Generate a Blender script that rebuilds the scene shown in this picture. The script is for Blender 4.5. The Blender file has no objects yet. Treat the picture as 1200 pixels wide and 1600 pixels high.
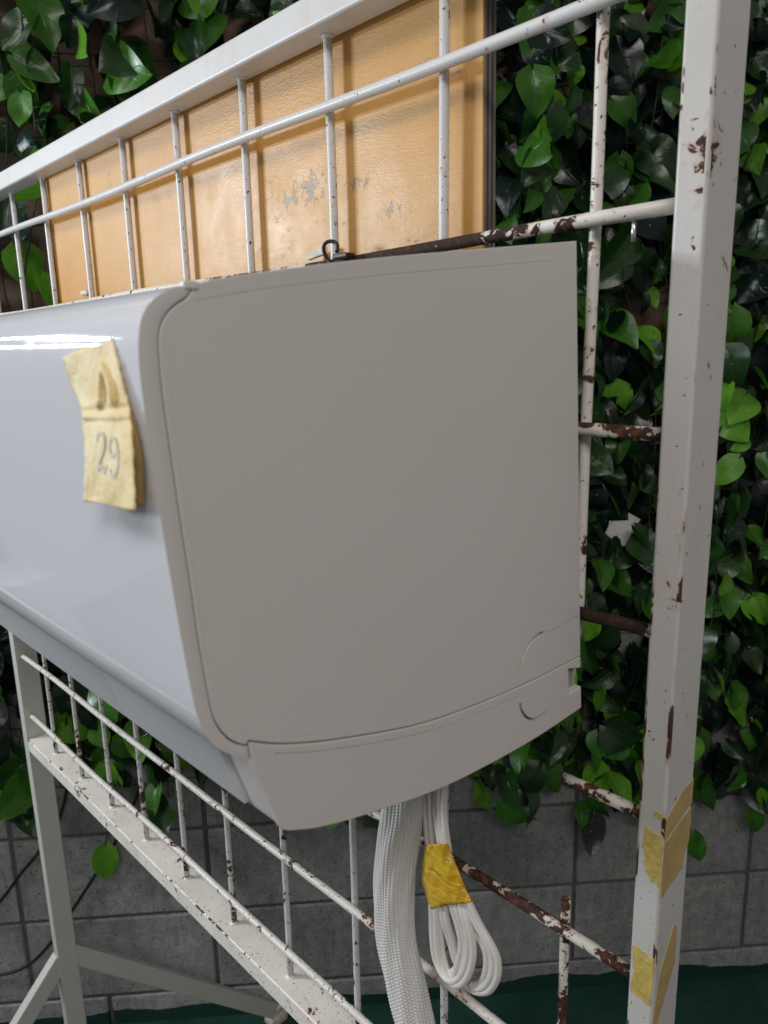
import bpy, bmesh, math, random
from mathutils import Vector, Matrix
random.seed(7)
sc = bpy.context.scene
C = sc.collection

# ---------------------------------------------------------------- camera
S = 0.345                      # metres in one camera-to-panel distance
H = 1.47                       # camera height above the floor
CAM = Vector((0, 0, H))
RM = Matrix(((0.69760335, -0.13462521, 0.70372268),
             (0.71601702, 0.16645414, -0.67794738),
             (-0.02586875, 0.97681578, 0.21251291)))
cd = bpy.data.cameras.new('camera'); cam = bpy.data.objects.new('camera', cd); C.objects.link(cam)
cam.matrix_world = Matrix.Translation(CAM) @ RM.to_4x4()
cd.sensor_fit = 'VERTICAL'; cd.sensor_height = 24.0; cd.lens = 24.0 * 1150 / 1600
cd.clip_start = 0.01; cd.clip_end = 60
cd.dof.use_dof = True; cd.dof.focus_distance = 0.56; cd.dof.aperture_fstop = 11.0
sc.camera = cam

# ---------------------------------------------------------------- light
world = bpy.data.worlds.new('World'); sc.world = world; world.use_nodes = True
bg = world.node_tree.nodes['Background']
bg.inputs[0].default_value = (1.0, 0.97, 0.94, 1); bg.inputs[1].default_value = 0.18

def area(name, loc, target, sx, sy, power, col):
    l = bpy.data.lights.new(name, 'AREA'); l.shape = 'RECTANGLE'; l.size = sx; l.size_y = sy
    l.energy = power; l.color = col
    o = bpy.data.objects.new(name, l); C.objects.link(o); o.location = loc
    o.rotation_euler = (Vector(target) - Vector(loc)).to_track_quat('-Z', 'Y').to_euler()
    return o
for dz in (-.07, .07):            # twin-tube work lamp front left, a short lamp further along the same row
    area('work_lamp_tube', (-1.95, -0.96, H + 0.38 + dz), (-0.3, 0.3, H - 0.05), 0.40, 0.03, 13.3, (0.85, 0.935, 1.0))
area('short_lamp', (-2.0, -0.40, H + 0.40), (-0.3, 0.2, H - 0.05), 0.14, 0.05, 0.9, (0.87, 0.935, 1.0))
area('overhead_fill', (1.1, -0.9, H + 1.30), (0.0, 0.5, H - 0.4), 1.2, 0.30, 21.5, (1.0, 0.955, 0.92))
area('overhead_fill', (-1.2, -0.85, H + 1.30), (-0.7, 0.35, H - 0.6), 1.2, 0.20, 9, (0.97, 0.98, 1.0))

plank_fill = area('overhead_fill', (-2.1, -0.1, H + 1.30), (-1.75, -0.5, 0.6), 0.9, 0.16, 34, (0.98, 0.985, 1.0)); plank_fill.data.spread = math.radians(75)  # added light, aimed at the off-frame plank to brighten its mirrored streak
vs = sc.view_settings
vs.view_transform = 'Standard'; vs.look = 'None'; vs.gamma = 1; vs.use_curve_mapping = False; vs.exposure = 0.0

# ---------------------------------------------------------------- helpers
def U(x, y, z): return Vector((x * S, y * S, H + z * S))
def ray(u, v): return RM @ Vector((u - 600, -(v - 800), -1150))
def on_y(u, v, y):             # point of the plane y (in S units) seen at a spot
    r = ray(u, v); r = r / r.y * y; return U(r.x, r.y, r.z)
def props(o, label=None, cat=None, group=None, kind=None):
    if label: o['label'] = label
    if cat: o['category'] = cat
    if group: o['group'] = group
    if kind: o['kind'] = kind
    return o
def empty(name, loc, label, cat, group=None):
    o = bpy.data.objects.new(name, None); C.objects.link(o); o.location = loc; o.empty_display_size = .05
    return props(o, label, cat, group)
def mk(name, me, mat, parent=None, smooth=False, world_verts=True):
    if isinstance(me, bmesh.types.BMesh):
        bm = me; me = bpy.data.meshes.new(name); bm.normal_update(); bm.to_mesh(me); bm.free()
    if mat and not me.materials: me.materials.append(mat)
    if smooth:
        for p in me.polygons: p.use_smooth = True
    o = bpy.data.objects.new(name, me); C.objects.link(o)
    if parent:
        o.parent = parent
        if world_verts:
            off = Vector((0, 0, 0)); q = parent
            while q: off += q.location; q = q.parent
            o.location = -off
    return o
def autosmooth(o, ang=40):
    me = o.data
    for p in me.polygons: p.use_smooth = True
    me.set_sharp_from_angle(angle=math.radians(ang))
def wn2(o):
    for p in o.data.polygons: p.use_smooth = False
def wnorm(o):
    for p in o.data.polygons: p.use_smooth = True
    m = o.modifiers.new('normals', 'WEIGHTED_NORMAL'); m.weight = 100; m.keep_sharp = False
def box(a, b, bev=0.0, seg=2, bm=None):
    bm2 = bmesh.new()
    bmesh.ops.create_cube(bm2, size=1)
    for v in bm2.verts:
        v.co = Vector([(a[i] + b[i]) / 2 + v.co[i] * abs(b[i] - a[i]) for i in range(3)])
    if bev: bmesh.ops.bevel(bm2, geom=bm2.edges[:], offset=bev, segments=seg, affect='EDGES', profile=.5)
    return bm2
def frames(pts, closed=False):
    n = len(pts); T = []
    for i in range(n):
        a = pts[(i - 1) % n] if (closed or i > 0) else pts[i]
        b = pts[(i + 1) % n] if (closed or i < n - 1) else pts[i]
        T.append((b - a).normalized())
    ref = Vector((0, 0, 1)) if abs(T[0].z) < .9 else Vector((1, 0, 0))
    N = [(ref - T[0] * ref.dot(T[0])).normalized()]
    for i in range(1, n):
        m = N[-1] - T[i] * N[-1].dot(T[i]); N.append(m.normalized())
    return T, N
def tube(pts, r, sides=10, bm=None, caps=True, rfun=None):
    bm = bm or bmesh.new()
    pts = [Vector(p) for p in pts]
    T, N = frames(pts)
    rings = []
    for i, p in enumerate(pts):
        B = T[i].cross(N[i]); rr = rfun(i / (len(pts) - 1)) if rfun else r
        rings.append([bm.verts.new(p + (N[i] * math.cos(a) + B * math.sin(a)) * rr) for a in
                      [2 * math.pi * k / sides for k in range(sides)]])
    for i in range(len(rings) - 1):
        for k in range(sides):
            bm.faces.new((rings[i][k], rings[i][(k + 1) % sides], rings[i + 1][(k + 1) % sides], rings[i + 1][k])).smooth = True
    if caps:
        bm.faces.new(rings[0][::-1]); bm.faces.new(rings[-1])
    bmesh.ops.recalc_face_normals(bm, faces=bm.faces[:])
    return bm
def catmull(P, n=8):
    P = [Vector(p) for p in P]; out = []
    Q = [P[0] * 2 - P[1]] + P + [P[-1] * 2 - P[-2]]
    for i in range(1, len(Q) - 2):
        for k in range(n):
            t = k / n; a, b, c, d = Q[i - 1], Q[i], Q[i + 1], Q[i + 2]
            out.append(.5 * ((2 * b) + (c - a) * t + (2 * a - 5 * b + 4 * c - d) * t * t + (3 * b - a - 3 * c + d) * t ** 3))
    out.append(P[-1]); return out

# ---------------------------------------------------------------- materials
def hexc(h):
    f = lambda c: c / 12.92 if c <= .04045 else ((c + .055) / 1.055) ** 2.4
    return tuple(f(int(h[i:i + 2], 16) / 255) for i in (0, 2, 4)) + (1,)
class NT:
    def __init__(s, name):
        s.m = bpy.data.materials.new(name); s.m.use_nodes = True
        s.n = s.m.node_tree.nodes; s.l = s.m.node_tree.links; s.b = s.n['Principled BSDF']
    def add(s, t, **kw):
        nd = s.n.new(t)
        for k, v in kw.items(): setattr(nd, k, v)
        return nd
    def link(s, a, b): s.l.new(a, b)
    def noise(s, scale, detail=4, rough=.55, vec=None, dist=0):
        nd = s.add('ShaderNodeTexNoise'); nd.inputs['Scale'].default_value = scale
        nd.inputs['Detail'].default_value = detail; nd.inputs['Roughness'].default_value = rough
        nd.inputs['Distortion'].default_value = dist
        if vec: s.link(vec, nd.inputs['Vector'])
        return nd.outputs['Fac']
    def ramp(s, fac, stops, const=False):
        nd = s.add('ShaderNodeValToRGB'); e = nd.color_ramp.elements
        if const: nd.color_ramp.interpolation = 'CONSTANT'
        while len(e) < len(stops): e.new(.5)
        for el, (p, c) in zip(e, stops):
            el.position = p; el.color = c if len(c) == 4 else (*c, 1)
        s.link(fac, nd.inputs[0]); return nd.outputs[0]
    def g(s, fac, a, b, lo=0., hi=1.):
        nd = s.add('ShaderNodeMapRange'); nd.inputs[1].default_value = a; nd.inputs[2].default_value = b
        nd.inputs[3].default_value = lo; nd.inputs[4].default_value = hi; s.link(fac, nd.inputs[0]); return nd.outputs[0]
    def mix(s, fac, a, b, blend='MIX'):
        nd = s.add('ShaderNodeMix', data_type='RGBA', blend_type=blend)
        for v, i in ((fac, 0), (a, 6), (b, 7)):
            if hasattr(v, 'links'): s.link(v, nd.inputs[i])
            else: nd.inputs[i].default_value = v
        return nd.outputs[2]
    def math(s, op, a, b=0.0, clamp=False):
        nd = s.add('ShaderNodeMath', operation=op, use_clamp=clamp)
        for v, i in ((a, 0), (b, 1)):
            if hasattr(v, 'links'): s.link(v, nd.inputs[i])
            else: nd.inputs[i].default_value = v
        return nd.outputs[0]
    def obj(s, scale=(1, 1, 1), rnd=0.0):
        tc = s.add('ShaderNodeTexCoord'); mp = s.add('ShaderNodeMapping'); mp.inputs['Scale'].default_value = scale
        s.link(tc.outputs['Object'], mp.inputs[0])
        if rnd:
            oi = s.add('ShaderNodeObjectInfo'); c = s.add('ShaderNodeCombineXYZ')
            k = s.math('MULTIPLY', oi.outputs['Random'], rnd)
            for i in range(3): s.link(k, c.inputs[i])
            s.link(c.outputs[0], mp.inputs['Location'])
        return mp.outputs[0]
    def uv(s):
        return s.add('ShaderNodeTexCoord').outputs['UV']
    def bump(s, h, st=.3, dist=.001, prev=None):
        nd = s.add('ShaderNodeBump'); nd.inputs['Strength'].default_value = st; nd.inputs['Distance'].default_value = dist
        s.link(h, nd.inputs['Height'])
        if prev: s.link(prev, nd.inputs['Normal'])
        return nd.outputs[0]
    def set(s, col=None, rough=None, normal=None, spec=None, metal=None):
        for v, k in ((col, 'Base Color'), (rough, 'Roughness'), (normal, 'Normal'), (spec, 'Specular IOR Level'), (metal, 'Metallic')):
            if v is None: continue
            if hasattr(v, 'links'): s.link(v, s.b.inputs[k])
            else: s.b.inputs[k].default_value = v
        return s.m

def painted(name, base, rust_lo, spec_lo=.66, scale=70, stretch=(1, 1, 1), dirt=.25, zfall=0., bands=(), dark=1.0):
    """old white enamel with orange-peel relief; rust flakes where the paint has come off.
    zfall: more flakes lower down; bands: (x0, x1, gain) stretches (in S units) that have lost more paint"""
    t = NT(name); co = t.obj(stretch)
    big = t.noise(scale, 5, .62, co, .6); grp = t.noise(scale * .16, 2, .5, co)
    k = t.math('ADD', t.math('MULTIPLY', big, .62), t.math('MULTIPLY', grp, .38))
    tc = t.add('ShaderNodeTexCoord'); sx = t.add('ShaderNodeSeparateXYZ'); t.link(tc.outputs['Object'], sx.inputs[0])
    if zfall: k = t.math('ADD', k, t.g(sx.outputs[2], H + .25, H - .55, -zfall, zfall))
    for (x0, x1, gain) in bands:
        w = .03 * S
        kk = t.math('MULTIPLY', t.g(sx.outputs[0], x0 * S - w, x0 * S + w), t.g(sx.outputs[0], x1 * S + w, x1 * S - w))
        k = t.math('ADD', k, t.math('MULTIPLY', kk, gain))
    m1 = t.g(k, rust_lo, rust_lo + .006)
    spots = t.noise(scale * 3.4, 3, .5, co, .3); m2 = t.g(spots, spec_lo, spec_lo + .02)
    mask = t.math('MAXIMUM', m1, m2)
    halo = t.math('MAXIMUM', t.g(k, rust_lo - .035, rust_lo + .01), t.g(spots, spec_lo - .04, spec_lo + .01))
    tint = t.noise(18, 4, .6, co)
    c0 = t.mix(t.g(tint, .35, .75, 0, dirt), base, (.46, .42, .35, 1))
    stain = t.g(t.noise(34, 4, .6, t.obj((1.6, 1.6, .5))), .56, .74)
    c0 = t.mix(t.math('MULTIPLY', stain, .16), c0, (.45, .27, .12, 1))
    c0 = t.mix(t.math('MULTIPLY', halo, .50), c0, (.42, .22, .08, 1))
    rustc = t.ramp(t.noise(240, 4, .7, co), [(.3, (.026 * dark, .012 * dark, .010 * dark)), (.52, (.060 * dark, .024 * dark * (1.25 - .25 * dark), .016 * dark)), (.76, (.23 * dark, .095 * dark, .038 * dark))])
    col = t.mix(mask, c0, rustc)
    peel = t.noise(420, 2, .5, co)
    h = t.math('SUBTRACT', t.math('MULTIPLY', peel, .30), mask)
    n = t.bump(h, .5, .0006)
    return t.set(col, t.g(mask, 0, 1, .38, .85), n, .45)

WHITE = (.65, .65, .655, 1); CREAM = (.72, .69, .64, 1); POST = (.575, .56, .545, 1)
M_post = painted('post enamel', POST, .648, .71, 80)
M_postE = painted('post corner enamel', POST, .545, .68, 70, (1, 1, .35))
M_postL = painted('far post enamel', (.55, .56, .52, 1), .70, .74, 60)
M_rail = painted('top rail enamel', WHITE, .72, .78, 60)
M_sill = painted('bottom rail enamel', (.84, .80, .73, 1), .612, .675, 95, dirt=.4, dark=1.7)
M_sillE = painted('bottom rail corner enamel', (.84, .80, .73, 1), .565, .66, 90, dirt=.3, dark=1.5)
M_w = [painted('wire enamel clean', WHITE, .63, .72, 75, bands=((-1.12, -1.02, .10), (-2.60, -2.54, .12))),
       painted('wire enamel spotted', WHITE, .595, .675, 110, zfall=.04),
       painted('wire enamel flaking', CREAM, .515, .65, 85),
       painted('wire enamel bare', CREAM, .40, .62, 60, bands=((-.47, -.40, -.2),), dark=.4),
       painted('wire enamel half bare', CREAM, .585, .68, 85, bands=((-1.6, -.72, .16), (-.75, -.60, .05)), dark=.5),
       painted('sawn wire enamel', CREAM, .555, .665, 85, zfall=.055),
       painted('wire enamel freckled', CREAM, .575, .655, 110, dark=1.5),
       painted('stub enamel', CREAM, .485, .64, 85)]

def plastic(name, col, rough, bump=.06):
    t = NT(name); co = t.obj()
    sm = t.noise(9, 5, .6, co); sc_ = t.noise(60, 3, .5, t.obj((1, 6, .6)))
    r = t.math('ADD', t.g(sm, .3, .75, rough - .03, rough + .07), t.g(sc_, .55, .75, 0, .05))
    c = t.mix(t.g(sm, .4, .7, 0, .06), col, (col[0] * .82, col[1] * .80, col[2] * .76, 1))
    dust = t.g(t.noise(420, 3, .6, co), .70, .74); smear = t.g(t.noise(22, 5, .7, t.obj((1, .5, 2.4)), .8), .52, .78)
    c = t.mix(t.math('MULTIPLY', dust, .22), c, (.30, .28, .25, 1)); c = t.mix(t.math('MULTIPLY', smear, .10), c, (.72, .70, .66, 1))
    r = t.math('ADD', r, t.math('MULTIPLY', smear, .05))
    n = t.bump(t.noise(900, 2, .5, co), bump, .0003)
    return t.set(c, r, n, .5)
M_side = plastic('warm grey plastic', (.645, .605, .58, 1), .36)
M_panel = plastic('glossy silver plastic', (.76, .78, .84, 1), .045, .01)
M_panel.node_tree.nodes['Principled BSDF'].inputs['Coat Weight'].default_value = .4
M_panel.node_tree.nodes['Principled BSDF'].inputs['Coat Roughness'].default_value = .02
M_flap = plastic('satin silver plastic', (.62, .63, .67, 1), .26)
M_core = plastic('inner plastic', (.30, .285, .27, 1), .5)

def m_board():
    t = NT('varnished plywood'); co = t.obj()
    grain = t.noise(14, 5, .6, t.obj((1.2, 1, 22)), .4)
    fine = t.noise(40, 5, .7, t.obj((2, 1, 40)))
    blot = t.noise(5, 3, .5, co)
    c = t.ramp(blot, [(.3, (.52, .265, .060)), (.5, (.56, .305, .085)), (.7, (.59, .35, .125))])
    c = t.mix(t.g(grain, .35, .7, 0, .30), c, (.46, .21, .045, 1))
    c = t.mix(t.g(fine, .6, .8, 0, .25), c, (.66, .45, .22, 1))
    scuff = t.noise(70, 6, .75, t.obj((1, 1, 1.8)), .5); grp = t.noise(9, 2, .5, t.obj((1, 1, 1.3)))
    sm = t.math('MULTIPLY', t.g(scuff, .56, .60), t.g(grp, .585, .64))
    for (u, v, rad) in ((486, 292, .050), (455, 310, .034), (556, 284, .026), (610, 330, .018), (650, 110, .022), (505, 75, .02)):      # the scraped patches
        r = ray(u, v); r = r / r.y * 1.02; vd = t.add('ShaderNodeVectorMath', operation='DISTANCE'); mp = t.obj((1, 1, 2.0))
        t.link(mp, vd.inputs[0]); vd.inputs[1].default_value = (r.x * S, r.y * S, (H + r.z * S) * 2.0)
        fl = t.noise(170, 5, .7, t.obj((1, 1, .7)), .8)
        k = t.math('ADD', fl, t.g(vd.outputs['Value'], rad, 0, -.22, .10))
        sm = t.math('MAXIMUM', sm, t.g(k, .53, .56))
    c = t.mix(t.math('MULTIPLY', sm, .85), c, (.20, .19, .17, 1))
    scr = t.noise(120, 3, .6, t.obj((6, 1, .35)), .2); s2 = t.g(scr, .71, .74)
    c = t.mix(t.math('MULTIPLY', s2, .5), c, (.75, .62, .45, 1))
    nick = t.g(t.noise(240, 2, .5, co), .73, .76)
    c = t.mix(nick, c, (.25, .17, .10, 1))
    lum = t.bump(t.math('ADD', t.noise(220, 3, .6, t.obj((1, 1, 4))), t.math('MULTIPLY', t.math('ADD', sm, nick), -1.0)), .16, .0010)
    return t.set(c, t.g(t.noise(30, 4, .6, co), .3, .7, .33, .46), lum, .34)
M_board = m_board()
def m_simple(name, col, rough, nscale=40, var=.25, bump=.3, dist=.001, stretch=(1, 1, 1), rnd=0., spec=.5, metal=0):
    t = NT(name); co = t.obj(stretch, rnd); n = t.noise(nscale, 5, .6, co)
    d = tuple(c * (1 - var) for c in col[:3]) + (1,); l = tuple(min(1, c * (1 + var)) for c in col[:3]) + (1,)
    return t.set(t.ramp(n, [(.3, d), (.7, l)]), rough, t.bump(n, bump, dist), spec, metal)
M_ply = m_simple('plywood edge ply', (.17, .145, .12, 1), .8, 120, .45, .5, .001, (1, 1, .3))
M_plyd = m_simple('plywood edge dark ply', (.06, .048, .042, 1), .85, 120, .4, .5, .001, (1, 1, .3))
M_tape = m_simple('old yellow tape', (.56, .41, .115, 1), .6, 260, .22, .8, .0012)
M_tape2 = m_simple('old tan tape', (.46, .33, .14, 1), .55, 60, .15, .2, .0008)
def m_mask():
    t = NT('masking tape paper'); co = t.obj(); n = t.noise(150, 5, .7, co); big = t.noise(60, 4, .6, co, .6); cr = t.noise(420, 3, .6, t.obj((1, 1, .25)))
    c = t.mix(t.g(big, .35, .7), (.86, .74, .45, 1), (.76, .57, .25, 1)); c = t.mix(t.g(n, .5, .8, 0, .3), c, (.93, .85, .62, 1))
    return t.set(c, .6, t.bump(t.math('ADD', t.math('ADD', n, cr), t.math('MULTIPLY', big, 1.5)), .5, .0012), .4)
M_mask = m_mask()
M_ink = m_simple('faded blue grey ink', (.74, .70, .60, 1), .8, 300, .10, .02)
M_foam = m_simple('amber tape edge', (.52, .33, .10, 1), .6, 90, .2, .3)
M_cable = m_simple('white cable sheath', (.70, .66, .62, 1), .42, 30, .06, .05)
M_black = m_simple('black rubber', (.014, .014, .015, 1), .5, 40, .3, .1)
M_steel = m_simple('galvanised steel', (.55, .56, .58, 1), .32, 70, .2, .1, .0005, metal=.9)
M_dried = m_simple('worn off-white plastic', (.62, .56, .48, 1), .6, 90, .25, .6)
def m_vinyl():
    t = NT('yellow vinyl tape'); co = t.obj()
    w = t.noise(45, 3, .5, t.obj((1, 1, 2.2)), 1.2); c = t.mix(t.g(w, .35, .65), (.60, .34, .012, 1), (.74, .47, .03, 1))
    return t.set(c, .24, t.bump(w, .7, .004), .6)
M_vinyl = m_vinyl()
def m_hose():
    t = NT('white braided sleeve'); uv = t.uv()
    return t.set((.64, .625, .61, 1), .62, None, .3)
M_hose = m_hose()

def leafmat(name, c_dark, c_mid, c_vein, rough, trans=0.0):
    t = NT(name); uv = t.uv(); sx = t.add('ShaderNodeSeparateXYZ'); t.link(uv, sx.inputs[0])
    au = t.math('ABSOLUTE', t.math('SUBTRACT', sx.outputs[0], .5))
    ph = t.math('SUBTRACT', t.math('MULTIPLY', sx.outputs[1], 4.2), t.math('MULTIPLY', au, 3.0))
    fr = t.math('ABSOLUTE', t.math('SUBTRACT', t.math('FRACT', ph), .5))
    vein = t.math('MAXIMUM', t.math('MULTIPLY', t.g(fr, .05, .0), t.g(au, .42, .10, .0, .6)), t.g(au, .024, .008))
    n = t.noise(3.2, 4, .6, uv); oi = t.add('ShaderNodeObjectInfo')
    c = t.mix(t.g(n, .3, .7), c_dark, c_mid)
    c = t.mix(t.math('MULTIPLY', vein, .45), c, c_vein)
    at = t.add('ShaderNodeAttribute', attribute_name='tone')
    hs = t.add('ShaderNodeHueSaturation'); t.link(c, hs.inputs['Color'])
    v = t.math('ADD', t.g(oi.outputs['Random'], 0, 1, .75, 1.25), t.math('MULTIPLY', at.outputs['Fac'], .0))
    t.link(v, hs.inputs['Value'])
    cell = t.noise(60, 3, .5, uv)
    h = t.math('ADD', t.math('MULTIPLY', vein, -.8), t.math('MULTIPLY', cell, .25))
    nn = t.bump(h, .45, .0020)
    t.set(hs.outputs[0], t.g(t.noise(8, 3, .5, uv), .3, .7, rough, rough + .14), nn, .5)
    if trans:
        tr = t.add('ShaderNodeBsdfTranslucent'); t.link(hs.outputs[0], tr.inputs[0]); mx = t.add('ShaderNodeMixShader')
        mx.inputs[0].default_value = trans; t.link(t.b.outputs[0], mx.inputs[1]); t.link(tr.outputs[0], mx.inputs[2])
        t.link(mx.outputs[0], t.n['Material Output'].inputs[0])
    return t.m
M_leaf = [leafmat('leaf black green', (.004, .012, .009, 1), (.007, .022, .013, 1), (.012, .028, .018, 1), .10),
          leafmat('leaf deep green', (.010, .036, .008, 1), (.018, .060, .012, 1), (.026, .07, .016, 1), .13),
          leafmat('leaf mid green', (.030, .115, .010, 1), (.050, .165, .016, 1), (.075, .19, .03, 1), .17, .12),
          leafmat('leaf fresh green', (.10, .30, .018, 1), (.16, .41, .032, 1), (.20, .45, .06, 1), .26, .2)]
M_stem = m_simple('dark vine stem', (.022, .030, .015, 1), .55, 80, .4, .2)

def m_block():
    t = NT('concrete block'); co = t.obj((1, 1, 1), 40); fine = t.noise(170, 5, .7, co); big = t.noise(4.5, 4, .6, co)
    st = t.noise(30, 4, .6, t.obj((2.0, 2.0, .35), 40))
    oi = t.add('ShaderNodeObjectInfo')
    c = t.ramp(big, [(.22, (.17, .174, .173)), (.5, (.31, .312, .306)), (.78, (.45, .445, .43))])
    mid = t.noise(38, 5, .7, co, .4)
    c = t.mix(t.g(mid, .40, .66, .0, .55), c, (.16, .16, .158, 1))
    c = t.mix(t.g(st, .45, .75, 0, .45), c, (.11, .11, .11, 1))
    c = t.mix(t.g(fine, .52, .74, 0, .6), c, (.52, .515, .50, 1))
    pits = t.g(t.noise(190, 3, .5, co), .36, .27)
    c = t.mix(pits, c, (.05, .05, .05, 1))
    hs = t.add('ShaderNodeHueSaturation'); t.link(c, hs.inputs['Color']); t.link(t.g(oi.outputs['Random'], 0, 1, .82, 1.15), hs.inputs['Value'])
    # floor paint slopped up the foot of the wall
    gp = t.add('ShaderNodeNewGeometry'); sx = t.add('ShaderNodeSeparateXYZ'); t.link(gp.outputs['Position'], sx.inputs[0])
    pw = t.noise(5, 6, .45, gp.outputs['Position'], .2)
    lim = t.g(pw, .35, .65, .022, .050)
    pm = t.math('LESS_THAN', sx.outputs[2], lim)
    c = t.mix(pm, hs.outputs[0], (.011, .044, .032, 1))
    return t.set(c, t.g(pm, 0, 1, .88, .45), t.bump(t.math('SUBTRACT', t.math('ADD', fine, mid), pits), .8, .0025), .3)
M_block = m_block()
M_mortar = m_simple('mortar', (.11, .11, .11, 1), .95, 120, .3, .6)
def m_floor():
    t = NT('green floor paint'); co = t.obj(); n = t.noise(7, 5, .65, co); f = t.noise(120, 4, .6, co)
    c = t.ramp(n, [(.3, (.009, .034, .026)), (.55, (.013, .052, .038)), (.75, (.024, .066, .05))])
    c = t.mix(t.g(f, .66, .74, 0, .7), c, (.16, .16, .14, 1))
    return t.set(c, t.g(n, .3, .7, .4, .62), t.bump(f, .4, .0015), .45)
M_floor = m_floor()
M_back = m_simple('brown board backing', (.165, .105, .070, 1), .75, 16, .3, .3, .002, (1, 1, .25))
M_rose = m_simple('rose board backing', (.33, .165, .13, 1), .7, 22, .15, .3, .002)
M_white = m_simple('white sheet', (.80, .79, .78, 1), .55, 20, .04, .1)

# ---------------------------------------------------------------- setting: floor, backing, wall
D = Vector((.64870426, .76104059, 0)); Nn = Vector((-.76104059, .64870426, 0))   # along / into the wall
WD = 1.42
def W(a, z, out=0.0): return D * a + Nn * (WD - out) + Vector((0, 0, z))
bm = bmesh.new(); bmesh.ops.create_grid(bm, x_segments=8, y_segments=8, size=3.2)
floor = mk('floor', bm, M_floor); props(floor, 'dark green painted floor along the foot of the block wall', None, None, 'structure')

wall = empty('block_wall', W(0, 0), 'grey concrete block wall in stack bond under the hanging ivy', 'wall')
wrot = math.atan2(D.y, D.x)
wall.rotation_euler = (0, 0, wrot)                       # local x along the wall, local y into it
def wmk(name, bm, mat, loc=(0, 0, 0)):
    o = mk(name, bm, mat, wall, world_verts=False); o.location = loc; return o
PX, PZ, JT = .406, .2035, .0085
a0 = -.721; z0 = .076
wmk('mortar_bed', box((-2.6, .006, -.05), (2.6, .11, 1.10)), M_mortar)
def block_mesh(w, h, k):
    b = box((-w / 2, 0, -h / 2), (w / 2, .09, h / 2), .004, 2)
    rr = random.Random(k)
    for v in b.verts:
        v.co += Vector((rr.uniform(-1, 1) * .0007, rr.uniform(-1, 1) * .0006, rr.uniform(-1, 1) * .0007))
    me = bpy.data.meshes.new('block'); b.to_mesh(me); b.free(); me.materials.append(M_block); return me
bms = [block_mesh(PX - JT, PZ - JT, k) for k in range(4)]
bfoot = [block_mesh(PX - JT, z0 - JT / 2 + .03, 20)]
for r in range(-1, 4):
    for k in range(-4, 7):
        if r < 0:
            me = bfoot[0]; x = a0 + (k + .9) * PX; zc = (z0 - JT / 2 - .03) / 2
        else:
            me = bms[(k * 3 + r) % 4]; x = a0 + (k + .5) * PX; zc = z0 + (r + .5) * PZ
        o = mk('block', me, None, wall, world_verts=False)
        o.location = (x, random.uniform(-.0012, .0012), zc)
        o.rotation_euler = (random.uniform(-1, 1) * .002, 0, random.uniform(-1, 1) * .003)
# the boarding above the blocks, behind the ivy
board_back = empty('backing_boards', W(0, 1.1), 'brown boarding on the wall behind the hanging ivy', 'boards')
board_back.rotation_euler = (0, 0, wrot)
xx = -2.6
for k in range(9):
    w = .56
    mat = M_rose if k == 2 else M_back
    b = box((xx + .0015, .012 + random.uniform(0, .003), 0), (xx + w - .0015, .05, 2.2), .002, 1)
    o = mk('panel', b, mat, board_back, world_verts=False); xx += w
    if mat is M_rose: o['label'] = 'rose-tinted panel'
for (a, z, w, h) in ((.405, 1.235, .07, .055), (.385, 1.165, .06, .07)):
    pass
sheet = mk('white_sheet', box((-.034, -.004, -.045), (.034, 0, .045), .0012, 1), M_white)
r_ = ray(960, 830); sheet.location = r_ * ((WD - .022) / r_.dot(Nn)) + CAM; sheet.rotation_euler = (0, .5, wrot)
props(sheet, 'white sheet glimpsed through the gap in the ivy beside the rusty wire', 'sheet')

# ---------------------------------------------------------------- ivy
def leaf_mesh(kind, seed, asp0=None):
    r = random.Random(seed); NL, NW = 9, 6
    bm = bmesh.new(); uvl = bm.loops.layers.uv.new('UVMap'); rows = []
    fold = r.uniform(.05, .50); curl = r.uniform(-.35, .75); twist = r.uniform(-.9, .9); asp = r.choice((.55, .68, .8, .88, .95, 1.0)) + r.uniform(-.04, .04)
    if asp0: asp, twist, curl = asp0, .15, .2
    wav = r.uniform(.0, .05); sk = r.uniform(-.07, .07)
    for i in range(NL + 1):
        t = i / NL
        wd = asp * .5 * (math.sin(math.pi * min(1, t ** .60 * 1.0)) ** .72 if 0 < t < 1 else 0) * (1 if t < .75 else 1 - .25 * ((t - .75) / .25))
        row = []
        for j in range(NW + 1):
            u = j / NW * 2 - 1
            x = u * max(wd, .012 if t > .5 else .05) + sk * t * t
            lobe = .13 * abs(u) ** 1.5 * max(0, 1 - t * 3.2)
            z = -(t - .0) + lobe
            y = -fold * abs(u) * wd * 1.2 + curl * (t - .25) ** 2 * (1 if t > .25 else .3) + wav * math.sin(t * 9 + (2 if u > 0 else 0)) * abs(u)
            a = twist * t * .6; x, y = x * math.cos(a) - y * math.sin(a), x * math.sin(a) + y * math.cos(a)
            row.append(bm.verts.new((x, y, z)))
        rows.append(row)
    for i in range(NL):
        for j in range(NW):
            f = bm.faces.new((rows[i][j], rows[i + 1][j], rows[i + 1][j + 1], rows[i][j + 1])); f.smooth = True
            for l, (ii, jj) in zip(f.loops, ((i, j), (i + 1, j), (i + 1, j + 1), (i, j + 1))):
                l[uvl].uv = (jj / NW, ii / NL)
    me = bpy.data.meshes.new('leaf'); bm.to_mesh(me); bm.free(); me.materials.append(M_leaf[kind]); return me
LEAF = [[leaf_mesh(k, 100 * k + j) for j in range(11)] for k in range(4)]
LDATA = {}
def ldata(me):
    if me.name not in LDATA:
        n = len(me.vertices); co = [v.co.copy() for v in me.vertices]
        LDATA[me.name] = (co, [tuple(p.vertices) for p in me.polygons], [tuple(d.uv) for d in me.uv_layers[0].data])
    return LDATA[me.name]
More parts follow.
